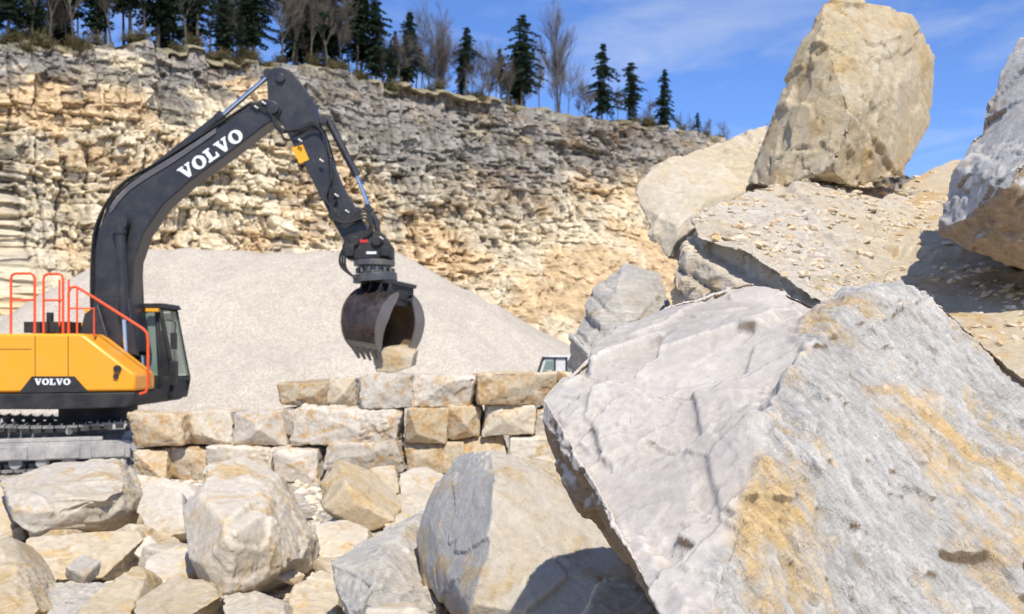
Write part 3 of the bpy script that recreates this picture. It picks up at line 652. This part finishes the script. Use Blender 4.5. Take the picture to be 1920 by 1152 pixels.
# ------------------------------------------------------------ excavator
D=20.0; YB=20.3
EX=thing('excavator',Vector(((170-960)*D/F,YB,0)),"orange and charcoal tracked excavator with raised boom and grab",'excavator')
def P_(): return Part()
def Wb(px,py,y=YB-0.0):
    v=W(px,py,D); return Vector((v.x,y,v.z))
boomo=[(160,648),(170,600),(177,540),(177,470),(183,432),(204,386),(240,347),(300,310),(400,245),(470,198),(492,184),(515,188),(528,203),(520,222),(500,232),(430,286),(355,340),(305,384),(268,438),(250,490),(247,560),(262,660)]
boom=P_().prism(pp(boomo,D),YB-0.28,YB+0.28)
boom.prism(pp([(160,655),(200,560),(245,560),(262,668)],D),YB-.42,YB-.29).prism(pp([(160,655),(200,560),(245,560),(262,668)],D),YB+.29,YB+.42)
bo=boom.done('boom',P_dark,EX,0.025)
def letters(part_y,o,ux,uz,h,thk=0.012):
    """slab-serif letters V O L V O drawn as flat extrusions along direction ux"""
    p=Part(); th=thk; SX=1.12
    def poly(pts,x0):
        vs=[]; n=len(pts)
        for dy in(0,th):
            for a,b in pts:
                q=o+ux*(x0+a)*h*SX+uz*b*h; vs.append((q.x,part_y-dy,q.z))
        p._add(vs,[tuple(range(n)),tuple(range(2*n-1,n-1,-1))]+[(i,i+n,(i+1)%n+n,(i+1)%n) for i in range(n)])
    def V(x):
        poly([(0.10,.88),(.38,.88),(.56,.36),(.74,.88),(.92,.88),(.62,0),(.40,0)],x)
        poly([(0,.881),(0,1),(.47,1),(.47,.881)],x); poly([(.62,.881),(.62,1),(1.0,1),(1.0,.881)],x); return 1.0
    def O(x):
        n=28; oo=[(.5+.5*math.cos(a),.5+.52*math.sin(a)) for a in [2*math.pi*i/n for i in range(n)]]; ii=[(.5+.21*math.cos(a),.5+.36*math.sin(a)) for a in [2*math.pi*i/n for i in range(n)]]
        for i in range(n): j=(i+1)%n; poly([oo[i],oo[j],ii[j],ii[i]],x)
        return 1.0
    def L(x):
        poly([(.12,.161),(.12,.869),(.40,.869),(.40,.161)],x); poly([(0,.87),(0,1),(.54,1),(.54,.87)],x); poly([(0,0),(0,.16),(.85,.16),(.85,0)],x); poly([(.68,.161),(.74,.40),(.85,.40),(.85,.161)],x); return .85
    x=0
    for f in(V,O,L,V,O): x+=f(x)+0.06
    return p
ux=Vector((120,0,84)).normalized(); uz=Vector((-ux.z,0,ux.x))
letters(YB-.283,Wb(345,339),ux,uz,0.262).done('lettering',P_white,bo,smooth=0,label="white brand lettering on the boom side")
armo=P_().prism(pp([(500,186),(498,142),(508,126),(524,123),(546,132),(566,158),(588,195),(604,262),(638,345),(682,420),(696,455),(676,470),(650,462),(628,425),(574,318),(532,240),(514,212)],D),YB-.21,YB+.21)
armo.cyl(Wb(512,203,YB-.36),Wb(512,203,YB+.36),.13); armo.cyl(Wb(524,145,YB-.27),Wb(524,145,YB+.27),.1)
armo=armo.done('arm',P_dark,EX,0.02)
Part().prism(pp([(545,276),(566,270),(578,298),(560,306)],D),YB-.222,YB-.212).done('warning_sticker',P_yel,armo,smooth=0)
c=P_(); c.cyl(Wb(262,338)+Vector((0,0,.12)),Wb(408,212),.105); c.cyl(Wb(400,219),Wb(412,209),.125); c.mi=1; c.cyl(Wb(408,212),Wb(498,134),.052); c.mi=0; c.cyl(Wb(499,134,YB-.2),Wb(499,134,YB+.2),.09); c.box(Wb(268,338),(.3,.3,.35))
c.done('arm_cylinder',[P_dark,P_chrome],EX)
c=P_(); a=Wb(602,222)+Vector((0.1,0,0)); b=Wb(660,325)+Vector((0.05,0,0)); e=Wb(688,385)
c.cyl(a,b,.075); c.cyl(b+(a-b)*.08,b,.09); c.mi=1; c.cyl(b,e,.04); c.mi=0; c.cyl(Wb(604,222,YB-.2),Wb(604,222,YB+.2),.08); c.cyl(Wb(688,388,YB-.25),Wb(688,388,YB+.25),.07)
c.tube([Wb(688,388),Wb(700,410),Wb(706,440)],.06)
c.done('bucket_cylinder',[P_dark,P_chrome],EX)
for sy in(-.42,.42):
    c=P_(); c.cyl(Wb(237,600,YB+sy),Wb(230,430,YB+sy),.10); c.cyl(Wb(230,440,YB+sy),Wb(230,424,YB+sy),.125); c.mi=1; c.cyl(Wb(242,690,YB+sy),Wb(237,600,YB+sy),.055); c.mi=0
    c.cyl(Wb(231,418,YB+sy-.09),Wb(231,418,YB+sy+.09),.16); c.done('boom_cylinder',[P_dark,P_chrome],EX)
h=P_()
for k,dy in enumerate((-.24,-.16,-.08,.08,.16)):
    of=k*1.5
    h.tube([Wb(172-of*.4,640,YB+dy),Wb(168,560,YB+dy),Wb(170,470,YB+dy),Wb(178,420-of,YB+dy),Wb(200-of,375-of,YB+dy),Wb(236,336-of,YB+dy),Wb(300,300-of,YB+dy),Wb(400,236-of,YB+dy),Wb(470,190-of,YB+dy)],.022,6)
for k,dy in enumerate((-.3,-.34,-.26,.3)):
    h.tube([Wb(470,192+k*3,YB+dy),Wb(505,205+k*6,YB+dy),Wb(525,240+k*4,YB+dy-.04),Wb(560,248-k*4,YB+dy-.04),Wb(590,240-k*5,YB+dy),Wb(612,262+k*4,YB+dy*.8),Wb(622,330,YB+dy),Wb(612,375,YB+dy),Wb(640,400+k*5,YB+dy)],.02,6)
for k in range(4):
    h.tube([Wb(618+k*4,345+k*8,YB-.26),Wb(622,390+k*5,YB-.34),Wb(648,410+k*3,YB-.38),Wb(684,392+k*6,YB-.36),Wb(698,414+k*6,YB-.32),Wb(682,446,YB-.28)],.026,6)
for k in range(3):
    h.tube([Wb(662,442+k*4,YB-.22),Wb(650-k*4,470,YB-.32),Wb(648-k*4,500,YB-.32),Wb(662+k*6,518+k*4,YB-.3),Wb(686,532,YB-.25)],.026,6)
h.done('hydraulic_hoses',P_black,EX)
pipes=P_()
for k in range(3): pipes.tube([Wb(206,390+k*5,YB-.3),Wb(245,346+k*4,YB-.3),Wb(330,292+k*4,YB-.3),Wb(405,242+k*3,YB-.3)],.014,6)
pipes.done('steel_pipes',P_steel2,EX)
for px_,py_ in [(560,262),(600,300),(628,365),(648,395),(690,400),(712,445),(478,200),(492,192)]:
    cc=P_(); cc.cyl(Wb(px_,py_,YB-.33),Wb(px_+7,py_+5,YB-.33),.026); cc.done('hose_clamp',P_steel2,EX)
c=P_(); c.prism(pp([(650,440),(694,430),(716,436),(734,462),(734,484),(650,486),(640,462)],D),YB-.26,YB+.26)
c.cyl(Wb(664,452,YB-.32),Wb(664,452,YB+.32),.11);c.cyl(Wb(706,452,YB-.32),Wb(706,452,YB+.32),.11)
c.box(Wb(655,470,YB-.3),(.2,.12,.25)); c.box(Wb(722,472,YB-.3),(.18,.12,.2)); qc=c.done('quick_coupler',P_black,EX,.02)
m=P_(); m.box(Wb(676,452,YB-.265),(.28,.012,.06)); m.done('red_marking',P_red,qc,smooth=0)
m=P_(); m.box(Wb(696,474,YB-.265),(.2,.012,.05)); m.done('white_plate',P_white,qc,smooth=0)
c=P_(); c.cyl(Wb(698,486),Wb(698,497),.42,n=32); c.cyl(Wb(698,497),Wb(699,512),.34,n=32); c.cyl(Wb(699,512),Wb(700,527),.45,n=32)
for k in range(14):
    a=k/14*6.283; q=Wb(700,506); c.box(q+Vector((math.cos(a)*.37,math.sin(a)*.37,0)),(.06,.06,.1))
c.done('rotator',P_steel3,EX,.008)
# grab
GC=Wb(712,604); GM=Matrix.Rotation(math.radians(9),3,'Y')
au=GM@Vector((.78,-.62,0)).normalized(); aw=GM@Vector((-.62,-.78,0)).normalized(); az=GM@Vector((0,0,1))
def G(u,w,z): return GC+au*u+aw*w+az*z
g=P_()
for u in(-.40,-.14,.14,.40):
    pts=[(-.38,.48),(-.32,.84),(.32,.84),(.38,.48),(.2,.38),(-.2,.38)]
    n=len(pts); vs=[G(u-.03,a,b) for a,b in pts]+[G(u+.03,a,b) for a,b in pts]
    g._add(vs,[tuple(range(n)),tuple(range(2*n-1,n-1,-1))]+[(i,i+n,(i+1)%n+n,(i+1)%n) for i in range(n)])
rm=Matrix((au,aw,az)).transposed()
g.box(G(0,0,.82),(1.0,.66,.08),rm); g.box(G(0,0,.62),(.9,.3,.22),rm)
g.cyl(G(-.52,.26,.52),G(.52,.26,.52),.065); g.cyl(G(-.52,-.26,.52),G(.52,-.26,.52),.065)
g.cyl(G(-.3,.1,.7),G(-.3,.46,.34),.05); g.cyl(G(.3,.1,.7),G(.3,.46,.34),.05)
GR=g.done('grab',P_dark,EX,.01)
for sg in(1,-1):
    s=P_(); L=.56; th=.04; n=20; open_=0.04 if sg>0 else .16
    A=[math.radians(20+(150-20)*i/n) for i in range(n+1)]
    def rr(a):
        c_,s_=abs(math.cos(a)),abs(math.sin(a)); return .63/((c_**2.1+s_**2.1)**(1/2.1))
    def pt(a,dr,u):
        r=rr(a)+dr; tp=1-.22*max(0,(a-1.3)/1.3)  # jaw narrows toward the teeth
        return G(u*tp,sg*(math.sin(a)*r*.96+open_*0.5*(1-math.cos(a))),math.cos(a)*r*1.06)
    for i in range(n):
        a,b=A[i],A[i+1]
        s.mi=0; s._add([pt(a,0,-L),pt(a,0,L),pt(b,0,L),pt(b,0,-L)],[(0,1,2,3)])
        s.mi=2; s._add([pt(a,-th,-L),pt(a,-th,L),pt(b,-th,L),pt(b,-th,-L)],[(0,3,2,1)])
        for u in(-L,L-.03):
            if u<0: s.mi=2; q=lambda x: -.50
            else: s.mi=1; q=lambda x: -.05-.22*math.sin((x-A[0])/(A[-1]-A[0])*math.pi)**.5
            s._add([pt(a,.012,u),pt(b,.012,u),pt(b,q(b),u),pt(a,q(a),u),pt(a,.012,u+.035),pt(b,.012,u+.035),pt(b,q(b),u+.035),pt(a,q(a),u+.035)],[(0,3,2,1),(4,5,6,7),(0,1,5,4),(2,3,7,6)])
    s.mi=1
    for i in (17,18,19):
        a,b=A[i],A[i+1]; s._add([pt(a,.008,-L),pt(a,.008,L),pt(b,.008,L),pt(b,.008,-L)],[(0,1,2,3)])
    a=A[-1]; s._add([pt(a,.01,-L),pt(a,.01,L),pt(a+.12,.01,L),pt(a+.12,.01,-L),pt(a,-th,-L),pt(a,-th,L),pt(a+.12,-.01,L),pt(a+.12,-.01,-L)],[(0,1,2,3),(4,7,6,5),(0,3,7,4),(1,5,6,2),(3,2,6,7)])
    for k in range(5):
        u=-L+.10+k*(2*L-.2)/4; a=A[-1]+.1; p0=pt(a,0,u); d=(pt(a+.25,0,u)-p0).normalized()
        d=(d+Vector((0,0,-1.1))).normalized()
        s.cyl(p0-d*.08,p0+d*.22,.08,.035,4)
    s.mi=0
    for u in(-.4,-.13,.13,.4):
        for i in range(1,7):
            a,b=A[i],A[i+1]; e0=.07-.010*i; s._add([pt(a,0,u-.02),pt(a,0,u+.02),pt(b,0,u+.02),pt(b,0,u-.02),pt(a,e0,u-.02),pt(a,e0,u+.02),pt(b,e0-.01,u+.02),pt(b,e0-.01,u-.02)],[(4,5,6,7),(0,4,7,3),(1,2,6,5),(0,1,5,4),(3,7,6,2)])
    s.done('grab_shell',[P_steel,P_rim,P_inner],GR,0)
held=[Wb(700,672),Wb(706,654),Wb(745,650),Wb(776,660),Wb(770,690),Wb(735,700),Wb(704,698)]
rock('stone',[p+Vector((0,-.28,0)) for p in held]+[p+Vector((0.05,.3,.05)) for p in held],M_tan,.025,"tan stone gripped in the teeth of the grab",'stone',seed=77,amp=.5,cuts=4)
# body
Y0=18.75; Y1=21.85; DB=Y0
b=P_().prism(pp([(-300,626),(152,626),(160,630),(253,702),(253,734),(-300,740)],DB),Y0,Y0+1.05)
b.prism(pp([(-300,640),(60,640),(110,660),(110,740),(-300,740)],DB),Y0+1.06,Y1)
eh=b.done('engine_housing',P_orange,EX,.05)
ln=P_()
for x in(66,128): ln.box(W(x,682,DB)+Vector((0,-.002,0)),(.012,.008,1.05))
ln.box(W(-20,655,DB)+Vector((0,-.002,0)),(1.6,.008,.01))
ln.done('panel_seams',P_black,eh,smooth=0)
P_().prism(pp([(-300,742),(253,736),(250,752),(236,764),(120,768),(-300,768)],DB),Y0-.01,Y1).done('chassis_frame',P_black,EX,.02)
P_().prism(pp([(36,737),(60,706),(140,706),(166,735)],DB),Y0-.014,Y0-.003).done('name_panel',P_black,eh,smooth=0)
letters(Y0-.016,W(66,722,DB),Vector((1,0,0)),Vector((0,0,1)),.118).done('lettering',P_white,eh,smooth=0,label="small white brand lettering on the black panel")
c=P_(); c.cyl(W(221,692,DB),W(221,692,DB)+Vector((0,-.05,0)),.07); c.cyl(W(218,706,DB),W(218,706,DB)+Vector((0,-.04,0)),.05); c.done('lock_caps',P_black,eh)
P_().cyl(W(185,776,20.3)+Vector((0,0,-.12)),W(185,762,20.3),.75,n=40).done('slew_ring',P_black,EX)
c=P_(); c.cyl(W(95,626,DB)+Vector((0,.3,0)),W(95,612,DB)+Vector((0,.3,0)),.07)
c.box(W(50,612,DB)+Vector((0,1.2,0)),(.9,.8,.22)); c.cyl(W(20,628,DB)+Vector((0,1.6,0)),W(20,580,DB)+Vector((0,1.6,0)),.07); c.done('exhaust_and_hood_vents',P_black,EX,.01)
P_().prism(pp([(158,640),(170,590),(195,572),(215,640),(262,690),(255,735),(160,735)],D),YB-.6,YB-.44).done('boom_foot_bracket',P_dark,EX,.02)
r=P_(); y=Y0+.15
def Wr(px,py,yy=None):
    v=W(px,py,DB); return Vector((v.x,yy or y,v.z))
def loop(x0,x1,yt,yb,yy):
    return [Wr(x0,yb,yy),Wr(x0,yt+10,yy),Wr(x0+2,yt+3,yy),Wr(x0+8,yt,yy),Wr(x1-8,yt,yy),Wr(x1-2,yt+3,yy),Wr(x1,yt+10,yy),Wr(x1,yb,yy)]
r.tube(loop(13,58,512,626,y),.024,smooth=False); r.tube([Wr(13,562),Wr(58,562)],.02,smooth=False)
r.tube(loop(70,107,512,626,y+.1),.024,smooth=False); r.tube([Wr(70,562,y+.1),Wr(107,562,y+.1)],.02,smooth=False); r.tube([Wr(82,520,y+.5),Wr(82,626,y+.5)],.02,smooth=False);r.tube([Wr(100,520,y+.5),Wr(100,626,y+.5)],.02,smooth=False)
r.tube([Wr(122,626),Wr(122,548),Wr(126,539),Wr(136,537),Wr(150,545),Wr(262,616),Wr(270,624),Wr(272,640),Wr(272,725),Wr(268,736),Wr(256,740)],.026,smooth=False)
r.tube([Wr(138,538),Wr(138,626)],.02,smooth=False); r.tube([Wr(122,578),Wr(170,578),Wr(170,632)],.018,smooth=False)
r.done('handrail',P_rail,EX,label="bright red-orange tubular handrails above the housing")
# cab
CA=20.75; CBk=21.7; DC=CA
fr=P_()
def bar(p,q,w=.08): fr.tube([p,q],w/2,n=6,smooth=False)
def cq(x,z,yy): v=W(x,z,DC); return Vector((v.x,yy,v.z))
for yy in(CA,CBk):
    for s_ in [((240,578),(240,744)),((240,578),(300,576)),((300,576),(326,712)),((326,712),(320,744)),((240,744),(320,744)),((294,580),(302,744))]:
        bar(cq(*s_[0],yy),cq(*s_[1],yy),.10)
for x,z in[(240,578),(300,576),(326,712),(320,744),(240,744)]: bar(cq(x,z,CA),cq(x,z,CBk),.09)
fr.prism(pp([(234,570),(306,569),(311,578),(234,581)],DC),CA-.06,CBk+.06)
fr.prism(pp([(240,706),(325,706),(324,748),(240,748)],DC),CA-.02,CBk)
fr.prism(pp([(298,620),(304,620),(322,706),(300,706)],DC),CA-.015,CA+.01)
cab=fr.done('cab',P_black,EX,.012)
gl=P_(); gl.prism(pp([(244,586),(292,584),(300,704),(244,704)],DC),CA+.02,CA+.03); gl.prism(pp([(244,586),(298,584),(320,704),(244,704)],DC),CBk-.03,CBk-.02)
gl._add([cq(303,582,CA+.05),cq(303,582,CBk-.05),cq(327,706,CBk-.05),cq(327,706,CA+.05)],[(0,1,2,3)])
gl.done('cab_window',P_glass,cab,smooth=0)
st=P_(); st.box((W(272,690,21.2).x,21.25,W(280,690,21.2).z),(.5,.5,.18)); st.box((W(258,660,21.2).x,21.25,W(268,660,21.2).z),(.14,.45,.7)); st.box((W(305,690,21.2).x,21.25,W(320,690,21.2).z),(.1,.3,.5)); st.done('operator_seat',P_seat,cab,.03)
mi=P_(); mi.box(W(326,640,20.7),(.06,.25,.35)); mi.tube([W(310,600,20.72),W(328,605,20.7),W(327,630,20.7)],.015); mi.box(W(326,700,20.7),(.12,.2,.5)); mi.done('side_mirror',P_black,EX,.02)
lp=P_(); lp.box(W(286,582,20.6),(.26,.12,.07)); lp.done('work_light',P_yel,cab,.01)
lp=P_(); lp.box(W(168,590,20),(.12,.2,.2)); lp.box(W(160,610,20),(.1,.15,.12)); lp.done('work_light',P_yel,EX,.01)
# undercarriage (rotated)
ang=math.radians(20); UC=Vector((W(60,0,20).x,20.2,0)); MU=Matrix.Translation(UC)@Matrix.Rotation(ang,4,'Z')
for sy in(-1.3,1.3):
    L=1.95; r_=.42; N=50; per=4*L+2*math.pi*r_
    t_=P_(); t_.M=MU
    for k in range(N):
        s=k/N*per
        if s<2*L: x=-L+s; z=2*r_+.03*math.sin(s*2); an=0
        elif s<2*L+math.pi*r_: a=(s-2*L)/r_; x=L+math.sin(a)*r_; z=r_+math.cos(a)*r_; an=a
        elif s<4*L+math.pi*r_: x=L-(s-2*L-math.pi*r_); z=0; an=math.pi
        else: a=(s-4*L-math.pi*r_)/r_; x=-L-math.sin(a)*r_; z=r_-math.cos(a)*r_; an=math.pi+a
        rot=Matrix.Rotation(an,3,'Y'); t_.box((x,sy,z+.06),(per/N*.9,.62,.045),rot); t_.box(Vector((x,sy,z+.06))+rot@Vector((.03,0,.04)),(.02,.62,.05),rot)
        t_.box(Vector((x,sy,z+.06))+rot@Vector((0,0,-.07)),(per/N*.7,.2,.09),rot)
    tr=t_.done('track',P_dusty,EX,0)
    f=P_(); f.M=MU; f.box((0,sy-.06,.42),(3.6,.42,.34)); f.box((0,sy-.02,.63),(2.6,.5,.08))
    for x in(-1.2,-.3,.6,1.4): f.box((x,sy-.29,.40),(.6,.06,.26))
    for k in range(8): f.cyl((-1.6+k*.46,sy-.22,.2),(-1.6+k*.46,sy+.22,.2),.12)
    for x in(-L,L): f.cyl((x,sy-.1,r_+.06),(x,sy+.1,r_+.06),.34,n=24); f.cyl((x,sy-.26,r_+.06),(x,sy+.26,r_+.06),.16)
    f.cyl((-.7,sy-.18,.78),(-.7,sy+.18,.78),.07); f.cyl((.7,sy-.18,.78),(.7,sy+.18,.78),.07)
    f.done('track_frame',P_dusty2,tr,.015)
x_=P_(); x_.M=MU; x_.box((0,0,.65),(1.4,2.3,.35)); x_.done('undercarriage',P_dusty,EX,.04)
# ------------------------------------------------------------ distant vehicle
VY=33; VX=W(1003,0,VY).x
VH=thing('parked_van',Vector((VX+2.2,VY+.9,0)),"dusty white van parked behind the stacked wall",'van')
b=P_(); b.prism([(VX-.5,.45),(VX-.55,.95),(VX-.3,1.15),(VX+.02,1.3),(VX+.28,2.12),(VX+.5,2.18),(VX+4.4,2.15),(VX+4.5,.45)],VY,VY+1.8); b.done('body',P_vwhite,VH,.06)
wn=P_(); wn.prism([(VX+.15,1.35),(VX+.36,2.0),(VX+.62,2.0),(VX+.62,1.35)],VY-.01,VY-.004); wn.prism([(VX+1.1,1.35),(VX+1.1,2.0),(VX+2.1,2.0),(VX+2.1,1.35)],VY-.01,VY-.004)
wn.done('window',P_glass,VH,smooth=0)
tr_=P_(); tr_.tube([Vector((VX,VY-.02,1.3)),Vector((VX+.27,VY-.02,2.1)),Vector((VX+1.05,VY-.02,2.1)),Vector((VX+1.05,VY-.02,1.3))],.045,smooth=False); tr_.tube([Vector((VX+.66,VY-.02,2.1)),Vector((VX+.66,VY-.02,1.3))],.03,smooth=False); tr_.done('window_frame',P_black,VH)
for x in(VX+.5,VX+3.5):
    for yy in(VY-.02,VY+1.62):
        w=P_(); w.cyl((x,yy,.36),(x,yy+.2,.36),.36,n=28); w.mi=1; w.cyl((x,yy-.01,.36),(x,yy+.21,.36),.2); w.done('wheel',[P_black,P_steel2],VH,.02)
# ------------------------------------------------------------ world / light / camera
EL,AZ=math.radians(51),math.radians(16)
S=Vector((math.sin(AZ)*math.cos(EL),-math.cos(AZ)*math.cos(EL),math.sin(EL)))
ld=bpy.data.lights.new('sun','SUN'); ld.energy=5.0; ld.angle=math.radians(.5); ld.color=(1,.945,.85)
lo=bpy.data.objects.new('sun',ld); COL.objects.link(lo); lo.rotation_euler=S.to_track_quat('Z','Y').to_euler(); lo.location=(5,-5,20)
w=bpy.data.worlds.new('World'); SC.world=w; w.use_nodes=True; nt=w.node_tree; bg=nt.nodes['Background']
sky=nt.nodes.new('ShaderNodeTexSky'); sky.sky_type='NISHITA'; sky.sun_disc=False; sky.sun_elevation=EL; sky.sun_rotation=math.pi-AZ
sky.altitude=600; sky.air_density=1.0; sky.dust_density=0.2; sky.ozone_density=3.0
tc=nt.nodes.new('ShaderNodeTexCoord'); mp_=nt.nodes.new('ShaderNodeMapping'); mp_.inputs['Rotation'].default_value=(0,math.radians(25),0); mp_.inputs['Scale'].default_value=(1.4,1.4,6)
nt.links.new(tc.outputs['Generated'],mp_.inputs[0])
nz=nt.nodes.new('ShaderNodeTexNoise'); nz.inputs['Scale'].default_value=2.2; nz.inputs['Detail'].default_value=8; nz.inputs['Roughness'].default_value=.6; nz.inputs['Distortion'].default_value=.5; nt.links.new(mp_.outputs[0],nz.inputs['Vector'])
mr=nt.nodes.new('ShaderNodeMapRange'); mr.inputs[1].default_value=.47; mr.inputs[2].default_value=.78; mr.inputs[4].default_value=.6; nt.links.new(nz.outputs['Fac'],mr.inputs[0])
hs=nt.nodes.new('ShaderNodeMix'); hs.data_type='RGBA'; hs.blend_type='MULTIPLY'; hs.inputs[0].default_value=1; hs.inputs[7].default_value=(.84,1.06,1.55,1); nt.links.new(sky.outputs[0],hs.inputs[6])
mx=nt.nodes.new('ShaderNodeMix'); mx.data_type='RGBA'; nt.links.new(mr.outputs[0],mx.inputs[0]); nt.links.new(hs.outputs[2],mx.inputs[6]); mx.inputs[7].default_value=(6.5,7.2,8.2,1)
nt.links.new(mx.outputs[2],bg.inputs['Color']); bg.inputs['Strength'].default_value=.115
cd=bpy.data.cameras.new('camera'); cam=bpy.data.objects.new('camera',cd); COL.objects.link(cam); SC.camera=cam
cam.location=(0,0,EH); cam.rotation_euler=(math.radians(90),0,0); cd.sensor_width=36; cd.lens=F/1920*36; cd.shift_y=84/1920
cd.clip_end=2000; cd.clip_start=.05; cd.dof.use_dof=True; cd.dof.focus_distance=4.2; cd.dof.aperture_fstop=4.0
SC.view_settings.view_transform='Standard'; SC.view_settings.look='None'
for o in COL.objects:
    if '_w' in o: del o['_w']
